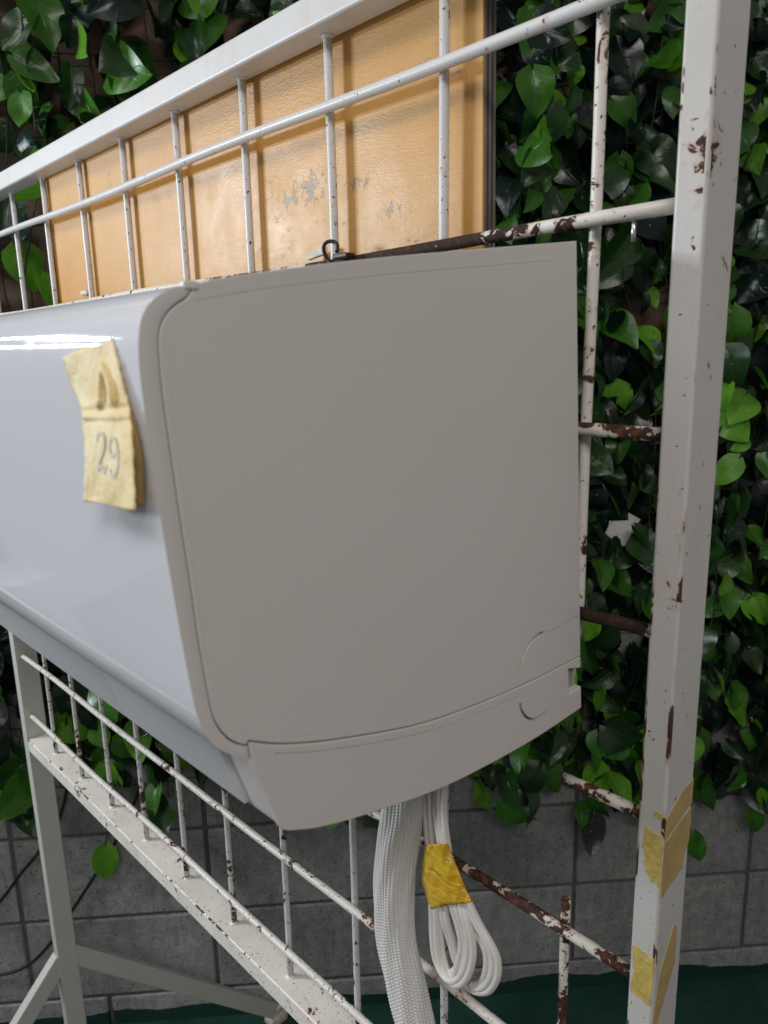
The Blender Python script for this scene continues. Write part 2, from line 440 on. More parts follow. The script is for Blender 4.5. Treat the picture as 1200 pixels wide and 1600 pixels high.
ivy = empty('ivy_screen', W(0, .45), 'screen of glossy artificial ivy hanging over the wall behind the stand', 'ivy')
ri = random.Random(21)
leaves = []   # (matrix, kind, variant, size, outness)
stems = bmesh.new()
Fw = -Nn      # towards the room
def project(P):
    c = RM.transposed() @ (P - CAM)
    if c.z > -.05: return None
    return 600 + 1150 * c.x / -c.z, 800 - 1150 * c.y / -c.z
def shown(P):
    q = project(P)
    if not q: return False
    u, v = q
    if not (-15 < u < 1215 and -15 < v < 1330): return False
    if 90 < u < 760 and v < 460 and v > 300 - .58 * u: return False         # board
    if 905 > u > 200 and 400 < v < 1180: return False                      # air conditioner
    if u < 215 and 480 < v < 960 + .7 * u: return False
    if 1005 < u < 1150 and abs(u - (1118 - .055 * v)) < 30: return False
    return True
def put_leaf(P, size, kind, yaw, pitch, roll, out):
    q = project(P - Vector((0, 0, size * .5)))
    if q and abs(q[0] - 962) < 34 and abs(q[1] - 828) < 36 and ri.random() < .62: return      # a hole in the ivy
    # local: x across, -z to the tip, -y is the face
    base = Matrix((( D.x, Nn.x, 0), (D.y, Nn.y, 0), (0, 0, 1))).to_4x4()
    m = Matrix.Translation(P) @ base @ Matrix.Rotation(yaw, 4, 'Z') @ Matrix.Rotation(roll, 4, 'Y') @ Matrix.Rotation(pitch, 4, 'X') @ Matrix.Scale(size, 4)
    leaves.append((m, kind, ri.randrange(11), size, out))
NV = 54
for i in range(NV):
    a = -1.35 + 2.75 * (i + ri.uniform(-.4, .4)) / NV
    out = ri.choice((.025, .045, .065, .085, .115))
    fringe = (.655 if a < -.12 else .535) + .04 * math.sin(a * 5.1 + .6) + ri.uniform(-.06, .08)
    if a < -.66 and ri.random() < .6: fringe -= .10
    z = 2.55; ph = ri.uniform(0, 6); pts = []
    while z > fringe:
        aa = a + .035 * math.sin(z * 5 + ph) + .015 * math.sin(z * 13 + ph)
        oo = out + .012 * math.sin(z * 7 + ph * 2)
        P = W(aa, z, oo); pts.append(P)
        sparse = (aa < -.25 and z > 1.55)
        dens = .72 if sparse else (1.0 if aa > -.2 else .85)
        if ri.random() < dens:
            side = ri.choice((-1, 1)); k = ri.random()
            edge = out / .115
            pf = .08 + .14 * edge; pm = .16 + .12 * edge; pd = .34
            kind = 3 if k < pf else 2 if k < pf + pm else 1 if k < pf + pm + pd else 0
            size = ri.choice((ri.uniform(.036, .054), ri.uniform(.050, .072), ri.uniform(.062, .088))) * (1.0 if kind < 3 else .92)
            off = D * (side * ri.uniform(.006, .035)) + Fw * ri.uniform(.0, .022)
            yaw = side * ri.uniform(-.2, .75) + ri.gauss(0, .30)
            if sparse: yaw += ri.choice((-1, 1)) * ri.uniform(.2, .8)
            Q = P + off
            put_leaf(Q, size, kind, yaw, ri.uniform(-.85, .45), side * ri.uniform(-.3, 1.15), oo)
            if ri.random() < .6: tube([P, (P + Q) / 2 + Fw * .004, Q], .0009, 4, stems, False)
        z -= ri.uniform(.017, .031)
    if len(pts) > 3: tube(pts[::2] if len(pts) > 8 else pts, .0013, 4, stems, False)
# dense dark understorey close to the boards (thinner at the far left)
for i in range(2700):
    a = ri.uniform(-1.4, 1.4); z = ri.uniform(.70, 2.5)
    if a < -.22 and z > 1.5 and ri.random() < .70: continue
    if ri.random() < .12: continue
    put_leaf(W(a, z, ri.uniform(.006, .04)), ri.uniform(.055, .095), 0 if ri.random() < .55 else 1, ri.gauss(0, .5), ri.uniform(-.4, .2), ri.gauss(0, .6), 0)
# the horizontal strings of the netting the leaves are clipped to
net = bmesh.new()
for k in range(15):
    z = .62 + k * .135
    tube([W(-1.4 + j * .14, z + .010 * math.sin(j * 1.7 + k), .026 + .004 * math.sin(j + k)) for j in range(21)], .0013, 4, net, False)
for k in range(20):
    a = -1.4 + k * .145
    tube([W(a + .01 * math.sin(j * 1.3 + k), .58 + j * .2, .024) for j in range(10)], .0011, 4, net, False)
order = sorted(range(len(leaves)), key=lambda i: -(leaves[i][4] * 10 + leaves[i][3] * 6 + leaves[i][1] * .12) if shown(leaves[i][0] @ Vector((0, 0, -.5))) else 1e3)
single = set(order[:296])
mi = Matrix.Translation(ivy.location).inverted()
V, F, UVs, MI = [], [], [], []
for i, (m, kind, var, size, out) in enumerate(leaves):
    me = LEAF[kind][var]
    if i in single:
        o = bpy.data.objects.new('leaf', me); C.objects.link(o); o.parent = ivy; o.matrix_local = mi @ m
    else:
        co, fa, uv = ldata(me); b = len(V)
        V += [m @ c for c in co]; F += [tuple(b + q for q in f) for f in fa]; UVs += uv; MI += [kind] * len(fa)
me = bpy.data.meshes.new('foliage'); me.from_pydata(V, [], F)
for k in range(4): me.materials.append(M_leaf[k])
me.polygons.foreach_set('material_index', MI); me.polygons.foreach_set('use_smooth', [True] * len(F))
ul = me.uv_layers.new(name='UVMap'); ul.data.foreach_set('uv', [c for t in UVs for c in t]); me.update()
o = mk('foliage', me, None, ivy); props(o, 'deeper leaves of the ivy', None, None, 'stuff')
o = mk('vine_stems', stems, M_stem, ivy); props(o, None, None, None, 'stuff')
o = mk('netting', net, M_stem, ivy); props(o, None, None, None, 'stuff')

# loose sprig low on the wall, and the black cord
def sprig(px, size, kind, yaw, roll, label):
    u, v = px; r = ray(u, v); P = r * ((WD - .03) / r.dot(Nn)) + CAM
    root = empty('ivy_sprig', P, label, 'ivy sprig')
    m = Matrix.Translation(P) @ Matrix(((D.x, Nn.x, 0), (D.y, Nn.y, 0), (0, 0, 1))).to_4x4() @ Matrix.Rotation(yaw, 4, 'Z') @ Matrix.Rotation(roll, 4, 'Y') @ Matrix.Scale(size, 4)
    o = bpy.data.objects.new('leaf', leaf_mesh(kind, 5, .62)); C.objects.link(o); o.parent = root; o.matrix_local = Matrix.Translation(P).inverted() @ m
    top = P + Vector((0, 0, .16)) + Nn * .02 + D * .02
    mk('stem', tube(catmull([P, P + Vector((0, 0, .05)) + D * .012, P + Vector((0, 0, .11)) + D * .008, top], 5), .0012, 5), M_stem, root)
sprig((164, 1322), .085, 3, .35, .12, 'single bright leaf dangling low in front of the block wall')
def on_wall(u, v, out):
    r = ray(u, v); return r * ((WD - out) / r.dot(Nn)) + CAM
cord = mk('black_cord', tube(catmull([on_wall(*p, .012) for p in ((-90, 1528), (0, 1523), (45, 1507), (82, 1470), (100, 1442), (150, 1365), (182, 1312), (215, 1240), (230, 1180))], 8), .0034, 8), M_black)
props(cord, 'thin black cord hanging in a curve down the block wall behind the left post', 'cord')
cord2 = mk('black_cord', tube(catmull([on_wall(*p, .010) for p in ((-60, 1470), (0, 1408), (30, 1368), (64, 1326), (95, 1270), (110, 1200))], 8), .0030, 8), M_black)
props(cord2, 'short black cord slanting across the blocks left of the left post', 'cord')

# ---------------------------------------------------------------- display stand
XR0, XR1 = -.4510, -.4090      # right post
XL0, XL1 = -3.4650, -3.4100    # left post
YF, YB = .952, 1.046
ZT0, ZT1 = .578, .634          # top rail
ZB0, ZB1 = -1.772, -1.712      # bottom rail
FL = -H / S                    # floor in S units
stand = empty('display_stand', (U((XR1 + XL0) / 2, 1, FL)), 'white painted steel mesh display stand with rust and flaking paint', 'display stand')
def sb(name, a, b, mat, bev=.0022, parent=stand, edge=None):
    o = mk(name, box(U(*a), U(*b), bev, 3), mat, parent); wnorm(o)
    if edge:
        o.data.materials.append(edge)
        for p in o.data.polygons:
            if max(abs(c) for c in p.normal) < .995: p.material_index = 1
    return o
rpost = sb('post', (XR0, YF, FL + .03), (XR1, YB, .70), M_post, .0018, edge=M_postE); rpost['label'] = 'right post with patches of old yellow tape'
for v in rpost.data.vertices:      # the post leans a touch
    v.co.x += (.004 * (v.co.z - H) / S + .0005) * S
lpost = sb('post', (XL0, YF, FL + .03), (XL1, YB, .70), M_postL, .0018)
sb('top_rail', (XL1, YF + .004, ZT0), (XR0, 1.020, ZT1), M_rail)
sb('bottom_rail', (XL1, YF + .002, ZB0), (XR0, YB - .006, ZB1), M_sill, .0016, edge=M_sillE)
WR = .0102; VR = .0086
HZ = [.4500, .1720, -.1210, -.4080, -.7090, -1.0030, -1.3050, -1.6050]
hm = [M_w[0], M_w[4], M_w[2], M_w[3], M_w[2], M_w[7], M_w[6], M_w[6]]
rj = random.Random(5)
for k, z in enumerate(HZ):
    n = 22; pts = []
    for i in range(n + 1):
        x = XL1 - .004 + (XR0 - XL1 + .008) * i / n
        pts.append(U(x, .982 + .002 * math.sin(i * .8 + k), z + .003 * math.sin(i * .55 + k * 2)))
    if k == 4:     # sawn through: only the stub by the post and the far length are left
        cutx = [p for p in pts if p.x < -1.9 * S]; stub = [U(x_, .982, z - .004 * (x_ - XR0)) for x_ in (-.600, -.56, -.52, -.48, XR0 + .004)]
        o = mk('horizontal_wire', tube(stub, WR * S, 14), M_w[7], stand); o['label'] = 'short rusty stub of horizontal wire by the right post'
        mk('horizontal_wire', tube(cutx, WR * S, 14), hm[k], stand); continue
    mk('horizontal_wire', tube(pts, WR * S, 14), hm[k], stand)
k = 0; x = -.584
while x > -3.35:
    lean = .022
    def vw(z0, z1, mat, capz=None):
        n = 16
        return mk('vertical_wire', tube([U(x - lean * (.45 - zz) / 2 + .001 * math.sin(zz * 9 + k * 3), 1.0005, zz) for zz in [z0 + (z1 - z0) * i / n for i in range(n + 1)]], VR * S, 12), mat, stand)
    if k == 0:
        o = vw(-.455, ZT0 + .002, M_w[5]); o['label'] = 'vertical wire sawn off below the fourth horizontal wire'
        o = vw(ZB1 - .002, -.955, M_w[7]); o['label'] = 'rusty stub of a sawn-off vertical wire'
    else:
        vw(ZB1 - .002, ZT0 + .002, M_w[1])
    # weld beads
    for zz in (ZT0, ZB1):
        bm = bmesh.new(); bmesh.ops.create_icosphere(bm, subdivisions=2, radius=VR * S * 1.55)
        c = U(x - lean * (.45 - zz) / 2, 1.0, zz)
        for v in bm.verts: v.co = Vector((v.co.x, v.co.y, v.co.z * .55)) * rj.uniform(.92, 1.1) + c
        mk('weld', bm, M_sill if zz < 0 else M_rail, stand, True)
    k += 1; x -= .2865
# legs
def bar(name, A, B, w, d, mat):
    A, B = Vector(A), Vector(B); t = (B - A).normalized(); sx = Vector((1, 0, 0)); n = t.cross(sx).normalized()
    L = (B - A).length; bm = box((-d / 2, -w / 2, 0), (d / 2, w / 2, L), .0022, 2)
    m = Matrix((sx, n, t)).transposed().to_4x4(); bm.transform(Matrix.Translation(A) @ m)
    o = mk(name, bm, mat, stand); wnorm(o); return o
for (x0, x1, m) in ((XL0, XL1, M_postL), (XR0, XR1, M_post)):
    xc = (x0 + x1) / 2; dd = (x1 - x0) * S * .94
    for sg in (1, -1):
        yk = 1.0 + sg * .02; ye = 1.0 + sg * 1.19
        bar('leg', U(xc, yk, -2.93), U(xc, ye, FL + .10), (YB - YF) * S * .98, dd, m)
        e = U(xc, ye + sg * .02, FL)
        bm = box((e.x - .016, e.y - .022, 0), (e.x + .016, e.y + .022, .022), .004, 2)
        bmesh.ops.bevel(bm, geom=[], offset=0)
        o = mk('foot', bm, M_dried, stand); autosmooth(o)
    c = U(xc, 1.0, FL)
    o = mk('foot', box((c.x - .010, c.y - .02, 0), (c.x + .010, c.y + .02, .012), .003, 2), M_dried, stand)

# old tape on the right post: torn patches following the two visible faces
def patch(name, outline, face, mat, seed, lab, torn=.004, th=.00035):
    """outline in (across 0..1, z) on the face; torn edge by subdividing"""
    rr = random.Random(seed); pts = []
    n = len(outline)
    for i in range(n):
        a, b = Vector(outline[i]), Vector(outline[(i + 1) % n]); m = 7
        for k in range(m):
            t = k / m; p = a.lerp(b, t)
            j = 0 if k == 0 else torn
            pts.append((p.x + rr.uniform(-1, 1) * j * 6, p.y + rr.uniform(-1, 1) * j))
    def P(c, z, h):
        c = min(max(c, .02), .98); ln = Vector(((.004 * z + .0005) * S, 0, 0))
        if face == 'front': return Vector(((XR0 + (XR1 - XR0) * c) * S, YF * S - h, H + z * S)) + ln
        return Vector((XR1 * S + h, (YF + (YB - YF) * c) * S, H + z * S)) + ln
    bm = bmesh.new()
    top = [bm.verts.new(P(c, z, th)) for c, z in pts]; bot = [bm.verts.new(P(c, z, -.0004)) for c, z in pts]
    f = bm.faces.new(top); bm.faces.new(bot[::-1]); k = len(pts)
    for i in range(k): bm.faces.new((top[i], bot[i], bot[(i + 1) % k], top[(i + 1) % k]))
    bmesh.ops.recalc_face_normals(bm, faces=bm.faces[:])
    bmesh.ops.triangulate(bm, faces=[f for f in bm.faces if len(f.verts) > 4])
    o = mk(name, bm, mat, rpost); o['label'] = lab; return o
def zpost(v, u=1020):
    r = ray(u, v); return (r / r.y * YF).z
def zside(v, u=1060):
    r = ray(u, v); return (r / r.x * XR1).z
zf = lambda v: zpost(v, 1010); zs = lambda v: zside(v, 1060)
patch('tape_remnant', [(.32, zf(1290)), (.85, zf(1296)), (.97, zf(1310)), (.97, zf(1376)), (.62, zf(1372)), (.30, zf(1350)), (.42, zf(1338)), (.22, zf(1325))], 'front', M_tape, 3, 'crackled yellow tape patch on the front of the post')
patch('tape_remnant', [(.62, zf(1260)), (.9, zf(1262)), (.9, zf(1271)), (.6, zf(1269))], 'front', M_tape, 4, 'small crackled tape scrap', .002)
patch('tape_remnant', [(.10, zf(1490)), (.93, zf(1491)), (.95, zf(1530)), (.88, zf(1568)), (.08, zf(1562)), (.2, zf(1535))], 'front', M_tape, 5, 'lower crackled yellow tape patch')
patch('tape_remnant', [(.04, zs(1299)), (.97, zs(1284)), (.97, zs(1330)), (.72, zs(1366)), (.02, zs(1377))], 'side', M_tape2, 6, 'tan tape patch on the side of the post', .002)
patch('tape_remnant', [(.05, zs(1264)), (.55, zs(1246)), (.97, zs(1240)), (.97, zs(1277)), (.03, zs(1296))], 'side', M_tape2, 7, 'pale tan tape patch on the side of the post', .001)
patch('tape_remnant', [(.18, zs(1490)), (.62, zs(1440)), (.72, zs(1448)), (.76, zs(1500)), (.14, zs(1566)), (.02, zs(1560))], 'side', M_tape2, 8, 'diamond-shaped tan tape patch', .001)

# ---------------------------------------------------------------- yellow board behind the mesh
BX0, BX1, BZ0, BZ1 = -2.592, -.812, -.35, .600
BT = .030
byl, byr = 1.0125, 1.0270
brd = empty('plywood_board', U(-1.7, 1.03, BZ0), 'yellow varnished plywood board behind the mesh above the air conditioner', 'board')
def by(x): return byl + (byr - byl) * (x - BX0) / (BX1 - BX0)
def slab(name, y0, y1, mat):
    bm = bmesh.new(); vs_ = []
    for (x, dy, z) in [(BX0, y0, BZ0), (BX1, y0, BZ0), (BX1, y1, BZ0), (BX0, y1, BZ0), (BX0, y0, BZ1), (BX1, y0, BZ1), (BX1, y1, BZ1), (BX0, y1, BZ1)]:
        vs_.append(bm.verts.new(U(x, by(x) + dy, z)))
    for f in ((0, 1, 5, 4), (1, 2, 6, 5), (2, 3, 7, 6), (3, 0, 4, 7), (4, 5, 6, 7), (3, 2, 1, 0)): bm.faces.new([vs_[i] for i in f])
    return mk(name, bm, mat, brd)
slab('face_veneer', 0, .0045, M_board)
yy = .0045
for k in range(5):
    slab('ply', yy, yy + .0060, M_ply if k % 2 == 0 else M_plyd); yy += .0060

# ---------------------------------------------------------------- air conditioner
XA = -.565; KA = .565 / .606
XLEFT = XA - .80 / S
def apx(u, v):
    r = ray(u, v); r = r / r.x * XA; return (r.y, r.z)
top_px = [(902, 375), (750, 387), (600, 400), (450, 417), (345, 432), (297, 443)]
fr_px = [(297, 443), (272, 448), (250, 458), (231, 475), (220, 496), (216, 520), (215, 548), (219, 600), (235, 720), (253, 830), (270, 930), (288, 1030), (302, 1100), (309, 1124), (319, 1146), (337, 1168), (362, 1181), (390, 1187)]
gr_px = [(299, 452), (291, 464), (276, 474), (262, 487), (251, 506), (247, 530), (248, 560), (254, 620), (268, 720), (284, 830), (298, 920), (307, 985), (316, 1038), (326, 1092), (333, 1121), (343, 1140), (357, 1155), (372, 1163), (389, 1167)]
low_px = [(392, 1184), (400, 1205), (412, 1232), (430, 1272), (440, 1293), (447, 1299), (470, 1298), (500, 1294), (550, 1281), (600, 1265), (650, 1248), (700, 1228), (750, 1203), (800, 1176), (850, 1146), (909, 1106)]
seam_px = [(389, 1159), (430, 1163), (470, 1162), (520, 1157), (600, 1144), (660, 1131), (720, 1111), (780, 1087), (840, 1060), (906, 1026)]
def smooth(P, n=4): return [(p.x, p.y) for p in catmull([(a, b, 0) for a, b in P], n)]
TOP = smooth([apx(*p) for p in top_px]); FRONT = smooth([apx(*p) for p in fr_px]); GRO = smooth([apx(*p) for p in gr_px])
LOW = smooth([apx(*p) for p in low_px], 3); SEAM = smooth([apx(*p) for p in seam_px])
ac = empty('air_conditioner', U((XA + XLEFT) / 2, .9, -.56), 'wall-mounted split air conditioner with silver front and warm grey side hung on the mesh', 'air conditioner')
def clean(P, eps=.0006):
    out = []
    for p in P:
        if not out or math.hypot(p[0] - out[-1][0], p[1] - out[-1][1]) > eps: out.append(p)
    if math.hypot(out[0][0] - out[-1][0], out[0][1] - out[-1][1]) < eps: out.pop()
    return out
def prism(P, x0, x1, bev=0., seg=2, inset=0.):
    """polygon in (y,z) S units extruded between x0 and x1"""
    P = clean(P); bm = bmesh.new()
    if inset:
        n = len(P); Q = []
        ar = sum(P[i][0] * P[(i + 1) % n][1] - P[(i + 1) % n][0] * P[i][1] for i in range(n))
        sg = 1 if ar > 0 else -1
        for i in range(n):
            a, b, c = P[i - 1], P[i], P[(i + 1) % n]
            t1 = Vector((b[0] - a[0], b[1] - a[1])).normalized(); t2 = Vector((c[0] - b[0], c[1] - b[1])).normalized()
            n1 = Vector((-t1.y, t1.x)) * sg; n2 = Vector((-t2.y, t2.x)) * sg
            m = (n1 + n2); L = m.length
            m = m / L if L > 1e-4 else n1
            kk = min(2.2, 1 / max(.3, m.dot(n1)))
            Q.append((b[0] + m.x * inset * kk, b[1] + m.y * inset * kk))
        P = Q
    A = [bm.verts.new(U(x1, y, z)) for y, z in P]; B = [bm.verts.new(U(x0, y, z)) for y, z in P]; n = len(P)
    bm.faces.new(A); bm.faces.new(B[::-1])
    for i in range(n): bm.faces.new((A[i], B[i], B[(i + 1) % n], A[(i + 1) % n]))
    bmesh.ops.recalc_face_normals(bm, faces=bm.faces[:])
    if bev:
        e = [e for e in bm.edges if abs(e.verts[0].co.x - e.verts[1].co.x) < 1e-6 and e.verts[0].co.x > (x0 + x1) / 2 * S]
        bmesh.ops.bevel(bm, geom=e, offset=bev, segments=seg, affect='EDGES', profile=.5, clamp_overlap=True)
    big = [f for f in bm.faces if len(f.verts) > 4]
    bmesh.ops.triangulate(bm, faces=big)
    return bm
REAR_T = apx(902, 375); REAR_B = apx(909, 1106)
G = .0011     # half the width of the joints
CT = .012     # cover thickness
# core of the body, everything hangs on it
core = TOP + FRONT[1:] + LOW[1:]
o = mk('body', prism(core, XLEFT + .004, XA - CT + .001, inset=.0065), M_core, ac)
# outer shell (top, underside and back), one moulding set just outside the core
shell = TOP + GRO + [apx(391, 1185)] + LOW[1:]
o = mk('casing', prism(shell, XLEFT + .002, XA - CT - .0005, inset=.0022), M_side, ac); autosmooth(o, 30)
# front panel: outer curve to groove curve
fp = FRONT + [apx(388, 1168)] + GRO[::-1]
o = mk('front_panel', prism(fp, XLEFT, XA, .0007, 3, inset=G * .6), M_panel, ac); autosmooth(o, 30)
me = o.data; me.materials.append(M_side)
for p in me.polygons:
    if p.normal.x > .55: p.material_index = 1
# main side cover with the engraved knock-out
notch_t, notch_b = apx(889, 1046), apx(890, 1084)
def rear_at(v): 
    t = (v - 375) / (1106 - 375); return apx(902 + 7 * t - 1.5 * math.sin(math.pi * t), v)
main = TOP + GRO[1:-1] + SEAM + [rear_at(1026)]
def arcpoly(outer, inner): 
    return smooth([apx(*p) for p in outer], 5) + smooth([apx(*p) for p in inner], 5)[::-1]
def px780(l): return [(780 + x / 6.953, 920 + y / 6.957) for x, y in l]
up_o = px780([(500, 452), (430, 480), (350, 550), (285, 650), (235, 790), (212, 915)])
up_i = px780([(500, 487), (440, 515), (370, 580), (305, 670), (262, 790), (240, 915)])
lo_o = px780([(215, 1245), (232, 1320), (270, 1390), (335, 1432), (400, 1425), (530, 1345)])
lo_i = px780([(240, 1245), (255, 1310), (295, 1370), (345, 1402), (400, 1395), (530, 1318)])
ln1 = [px780([(515, 474), (860, 285)]), px780([(515, 482), (860, 293)])]
ln2 = [px780([(555, 1310), (800, 1180)]), px780([(555, 1315), (800, 1185)])]
def cut(o, polys, depth, taper=True):
    cut_bm = bmesh.new()
    for P in polys:
        b = prism(P, XA - depth, XA + .01); tmp = bpy.data.meshes.new('t'); b.to_mesh(tmp); b.free(); cut_bm.from_mesh(tmp); bpy.data.meshes.remove(tmp)
    cme = bpy.data.meshes.new('cutter'); cut_bm.to_mesh(cme); cut_bm.free(); co = bpy.data.objects.new('cutter', cme); C.objects.link(co)
    co.location = (0, 0, 0)
    md = o.modifiers.new('b', 'BOOLEAN'); md.operation = 'DIFFERENCE'; md.object = co; md.solver = 'EXACT'
    bpy.context.view_layer.update()
    dg = bpy.context.evaluated_depsgraph_get(); ne = bpy.data.meshes.new_from_object(o.evaluated_get(dg)); o.modifiers.clear()
    old = o.data; o.data = ne; bpy.data.meshes.remove(old); bpy.data.objects.remove(co); bpy.data.meshes.remove(cme)
side = mk('side_cover', prism(main, XA - CT, XA, .0005, 2, inset=G), M_side, ac)
cut(side, [arcpoly(up_o, up_i)], .0112); cut(side, [[apx(*p) for p in ln1[0]] + [apx(*p) for p in ln1[1]][::-1]], .0025)
def strip(px, w):
    P = [Vector((*apx(*p), 0)) for p in px]; P = catmull(P, 4); L = []; Rr = []
    for i, p in enumerate(P):
        d = (P[min(i + 1, len(P) - 1)] - P[max(i - 1, 0)]).normalized(); n = Vector((-d.y, d.x, 0)) * w
        L.append((p.x + n.x, p.y + n.y)); Rr.append((p.x - n.x, p.y - n.y))
    return L + Rr[::-1]
cut(side, [strip([(306, 470), (420, 451), (600, 430), (750, 417), (868, 407)], .0006)], .0004)
cut(side, [strip([(264, 545), (272, 640), (288, 760), (304, 880), (318, 980), (326, 1034), (336, 1038)], .0007)], .0006)
cut(side, [strip([(342, 1044), (350, 1100), (362, 1130), (380, 1147), (410, 1153), (470, 1151), (520, 1146)], .0007)], .0006)
wn2(side)
lower = SEAM + [rear_at(1026), rear_at(1044), notch_t, notch_b, rear_at(1072)] + LOW[::-1]
low = mk('lower_cover', prism(lower, XA - CT, XA, .0005, 2, inset=G * .55), M_side, ac)
cut(low, [arcpoly(lo_o, lo_i)], .0112)
# shallow second line running along the seam
sm2 = [apx(u, v + 13) for u, v in seam_px[1:]]; sm3 = [apx(u, v + 15) for u, v in seam_px[1:]]
cut(low, [smooth(sm2) + smooth(sm3)[::-1]], .0016)
wn2(low)
# louvre flap under the front panel, two lengths with a joint
def lerp2(a, b, t): return (a[0] + (b[0] - a[0]) * t, a[1] + (b[1] - a[1]) * t)
A1, A2 = apx(392, 1190), apx(441, 1293)
flap = [lerp2(A1, A2, 0), lerp2(A1, A2, .5), lerp2(A1, A2, 1.0), (A2[0] + .03, A2[1] + .004), (A1[0] + .03, A1[1] + .006)]
flap = [(y - .0035, z) for y, z in flap]
for (xa, xb) in ((XA - .062, XA - .345), (XA - .347, XLEFT + .05)):
    o = mk('louver', prism(flap, xb, xa, .0005, 2), M_flap, ac); autosmooth(o, 30)
# hanging plate behind the unit
mk('mounting_plate', box(U(XLEFT + .25, .945, -.30), U(XA - .22, .962, .13), .0004, 1), M_steel, ac)
for x in (-1.18, -2.2):
    mk('plate_hook', box(U(x - .022, .935, .145), U(x + .03, .968, .1585), .0006, 1), M_steel, ac)
# moulded clip at the top corner of the front panel
c = U(XA, *apx(297, 446)); bm = box(c - Vector((.002, .0022, .0012)), c + Vector((.0005, .0026, .0014)), .0006, 2); mk('panel_clip', bm, M_cable, ac)

# black cable tie and hook beside the wire on top of the unit
c = on_y(517, 398, .965)
tie = empty('cable_tie', c, 'black cable tie looped round the rusty wire on top of the air conditioner', 'cable tie')
loop = [c + Vector((.006 * math.cos(t), .002 * math.sin(t * 2), .0075 * math.sin(t) + .001)) for t in [2 * math.pi * k / 20 for k in range(17)]]
mk('loop', tube(loop, .0013, 8), M_black, tie)
mk('tail', box(c + Vector((.008, -.006, -.004)), c + Vector((.022, .002, -.001)), .0008, 2), M_black, tie)
for (u, v, s) in ((497, 396, 1.0), (133, 459, .8)):
    p = on_y(u, v, 1.004)
    o = mk('anchor_scrap', box(p - Vector((.010 * s, .002, .0028 * s)), p + Vector((.010 * s, .001, .0028 * s)), .0009, 2), M_dried)
    for w in o.data.vertices: w.co.z += .0012 * math.sin(w.co.x * 900)
    props(o, 'splintered off-white clip between wire and board, ' + ('beside the black cable tie' if s == 1.0 else 'near the left end of the board'), 'clip')
# small pin under the second wire by the post
p = on_y(990, 362, .984)
o = mk('wire_pin', tube([p + Vector((0, 0, .0062)), p, p - Vector((0, 0, .0045))], .0011, 8), M_steel, stand)

# ---------------------------------------------------------------- masking tape tag on the front panel
def front_y(z):               # depth of the front surface at height z (S units)
    best = None
    for (a, b) in zip(FRONT, FRONT[1:]):
        if min(a[1], b[1]) <= z <= max(a[1], b[1]) and abs(a[1] - b[1]) > 1e-9:
            t = (z - a[1]) / (b[1] - a[1]); return a[0] + (b[0] - a[0]) * t
    return FRONT[0][0] if z > FRONT[0][1] else .29
def on_front(u, v, lift):
    y = .279
    for _ in range(6):
        r = ray(u, v); r = r / r.y * y; y = front_y(r.z) - lift / S
    r = ray(u, v); r = r / r.y * y; return U(r.x, r.y, r.z)
tag = empty('masking_tape_tag', on_front(160, 790, .001), 'torn strip of cream masking tape stuck on the silver front panel', 'tape tag')
rowsL = [(97, 556, .0004), (103, 577, .0004), (112, 604, .0006), (122, 628, .0016), (127, 645, .0030), (130, 668, .0042), (132, 700, .0054), (132, 740, .0066), (131, 772, .0074), (130, 781, .0078)]
rowsR = [(176, 529, .0004), (181, 552, .0006), (188, 582, .0010), (196, 612, .0016), (203, 641, .0026), (206, 668, .0040), (208, 700, .0056), (209, 740, .0072), (210, 780, .0086), (211, 799, .0092)]
NR = 44; NC = 22
def samp(rows, t):
    f = t * (len(rows) - 1); i = min(int(f), len(rows) - 2); k = f - i
    return Vector(rows[i]).lerp(Vector(rows[i + 1]), k)
def crease(s, t):             # two pinched wrinkles in the stuck half, a fold across the middle
    u0 = s - (.60 + .10 * math.sin(t * 6)); l = .0022 * math.exp(-(u0 / .045) ** 2) * max(0, math.sin(math.pi * min(1, max(0, (t - .10) / .33))))
    w = max(0, min(1, (t - .14) / .08)) * max(0, min(1, (.46 - t) / .08))
    u1 = (s - (.62 - 1.15 * max(0, t - .18))); l += .0018 * math.exp(-(u1 / .04) ** 2) * w
    l += .0010 * math.exp(-((t - .475) / .012) ** 2) + .0002 * math.sin(s * 11 + t * 17)
    return l - .0008 * math.exp(-((t - .43) / .02) ** 2)
bm = bmesh.new(); grid = []; uvl = bm.loops.layers.uv.new('UVMap'); rt = random.Random(4)
for i in range(NR + 1):
    t = i / NR; a, b = samp(rowsL, t), samp(rowsR, t); row = []
    ja, jb = rt.uniform(-1.2, 1.2), rt.uniform(-1.2, 1.2)
    for j in range(NC + 1):
        s = j / NC; p = a.lerp(b, s); lift = p.z
        lift += crease(s, t)
        px = p.x + (ja if j == 0 else jb if j == NC else 0); pv = p.y + 2.0 * math.sin(s * 9 + 1) * (1 if i in (0, NR) else 0)
        row.append(bm.verts.new(on_front(px, pv, max(lift, .0003))))
    grid.append(row)
for i in range(NR):
    for j in range(NC): bm.faces.new((grid[i][j], grid[i + 1][j], grid[i + 1][j + 1], grid[i][j + 1])).smooth = True
bmesh.ops.recalc_face_normals(bm, faces=bm.faces[:])
o = mk('paper', bm, M_mask, tag); sm = o.modifiers.new('thickness', 'SOLIDIFY'); sm.thickness = .00022
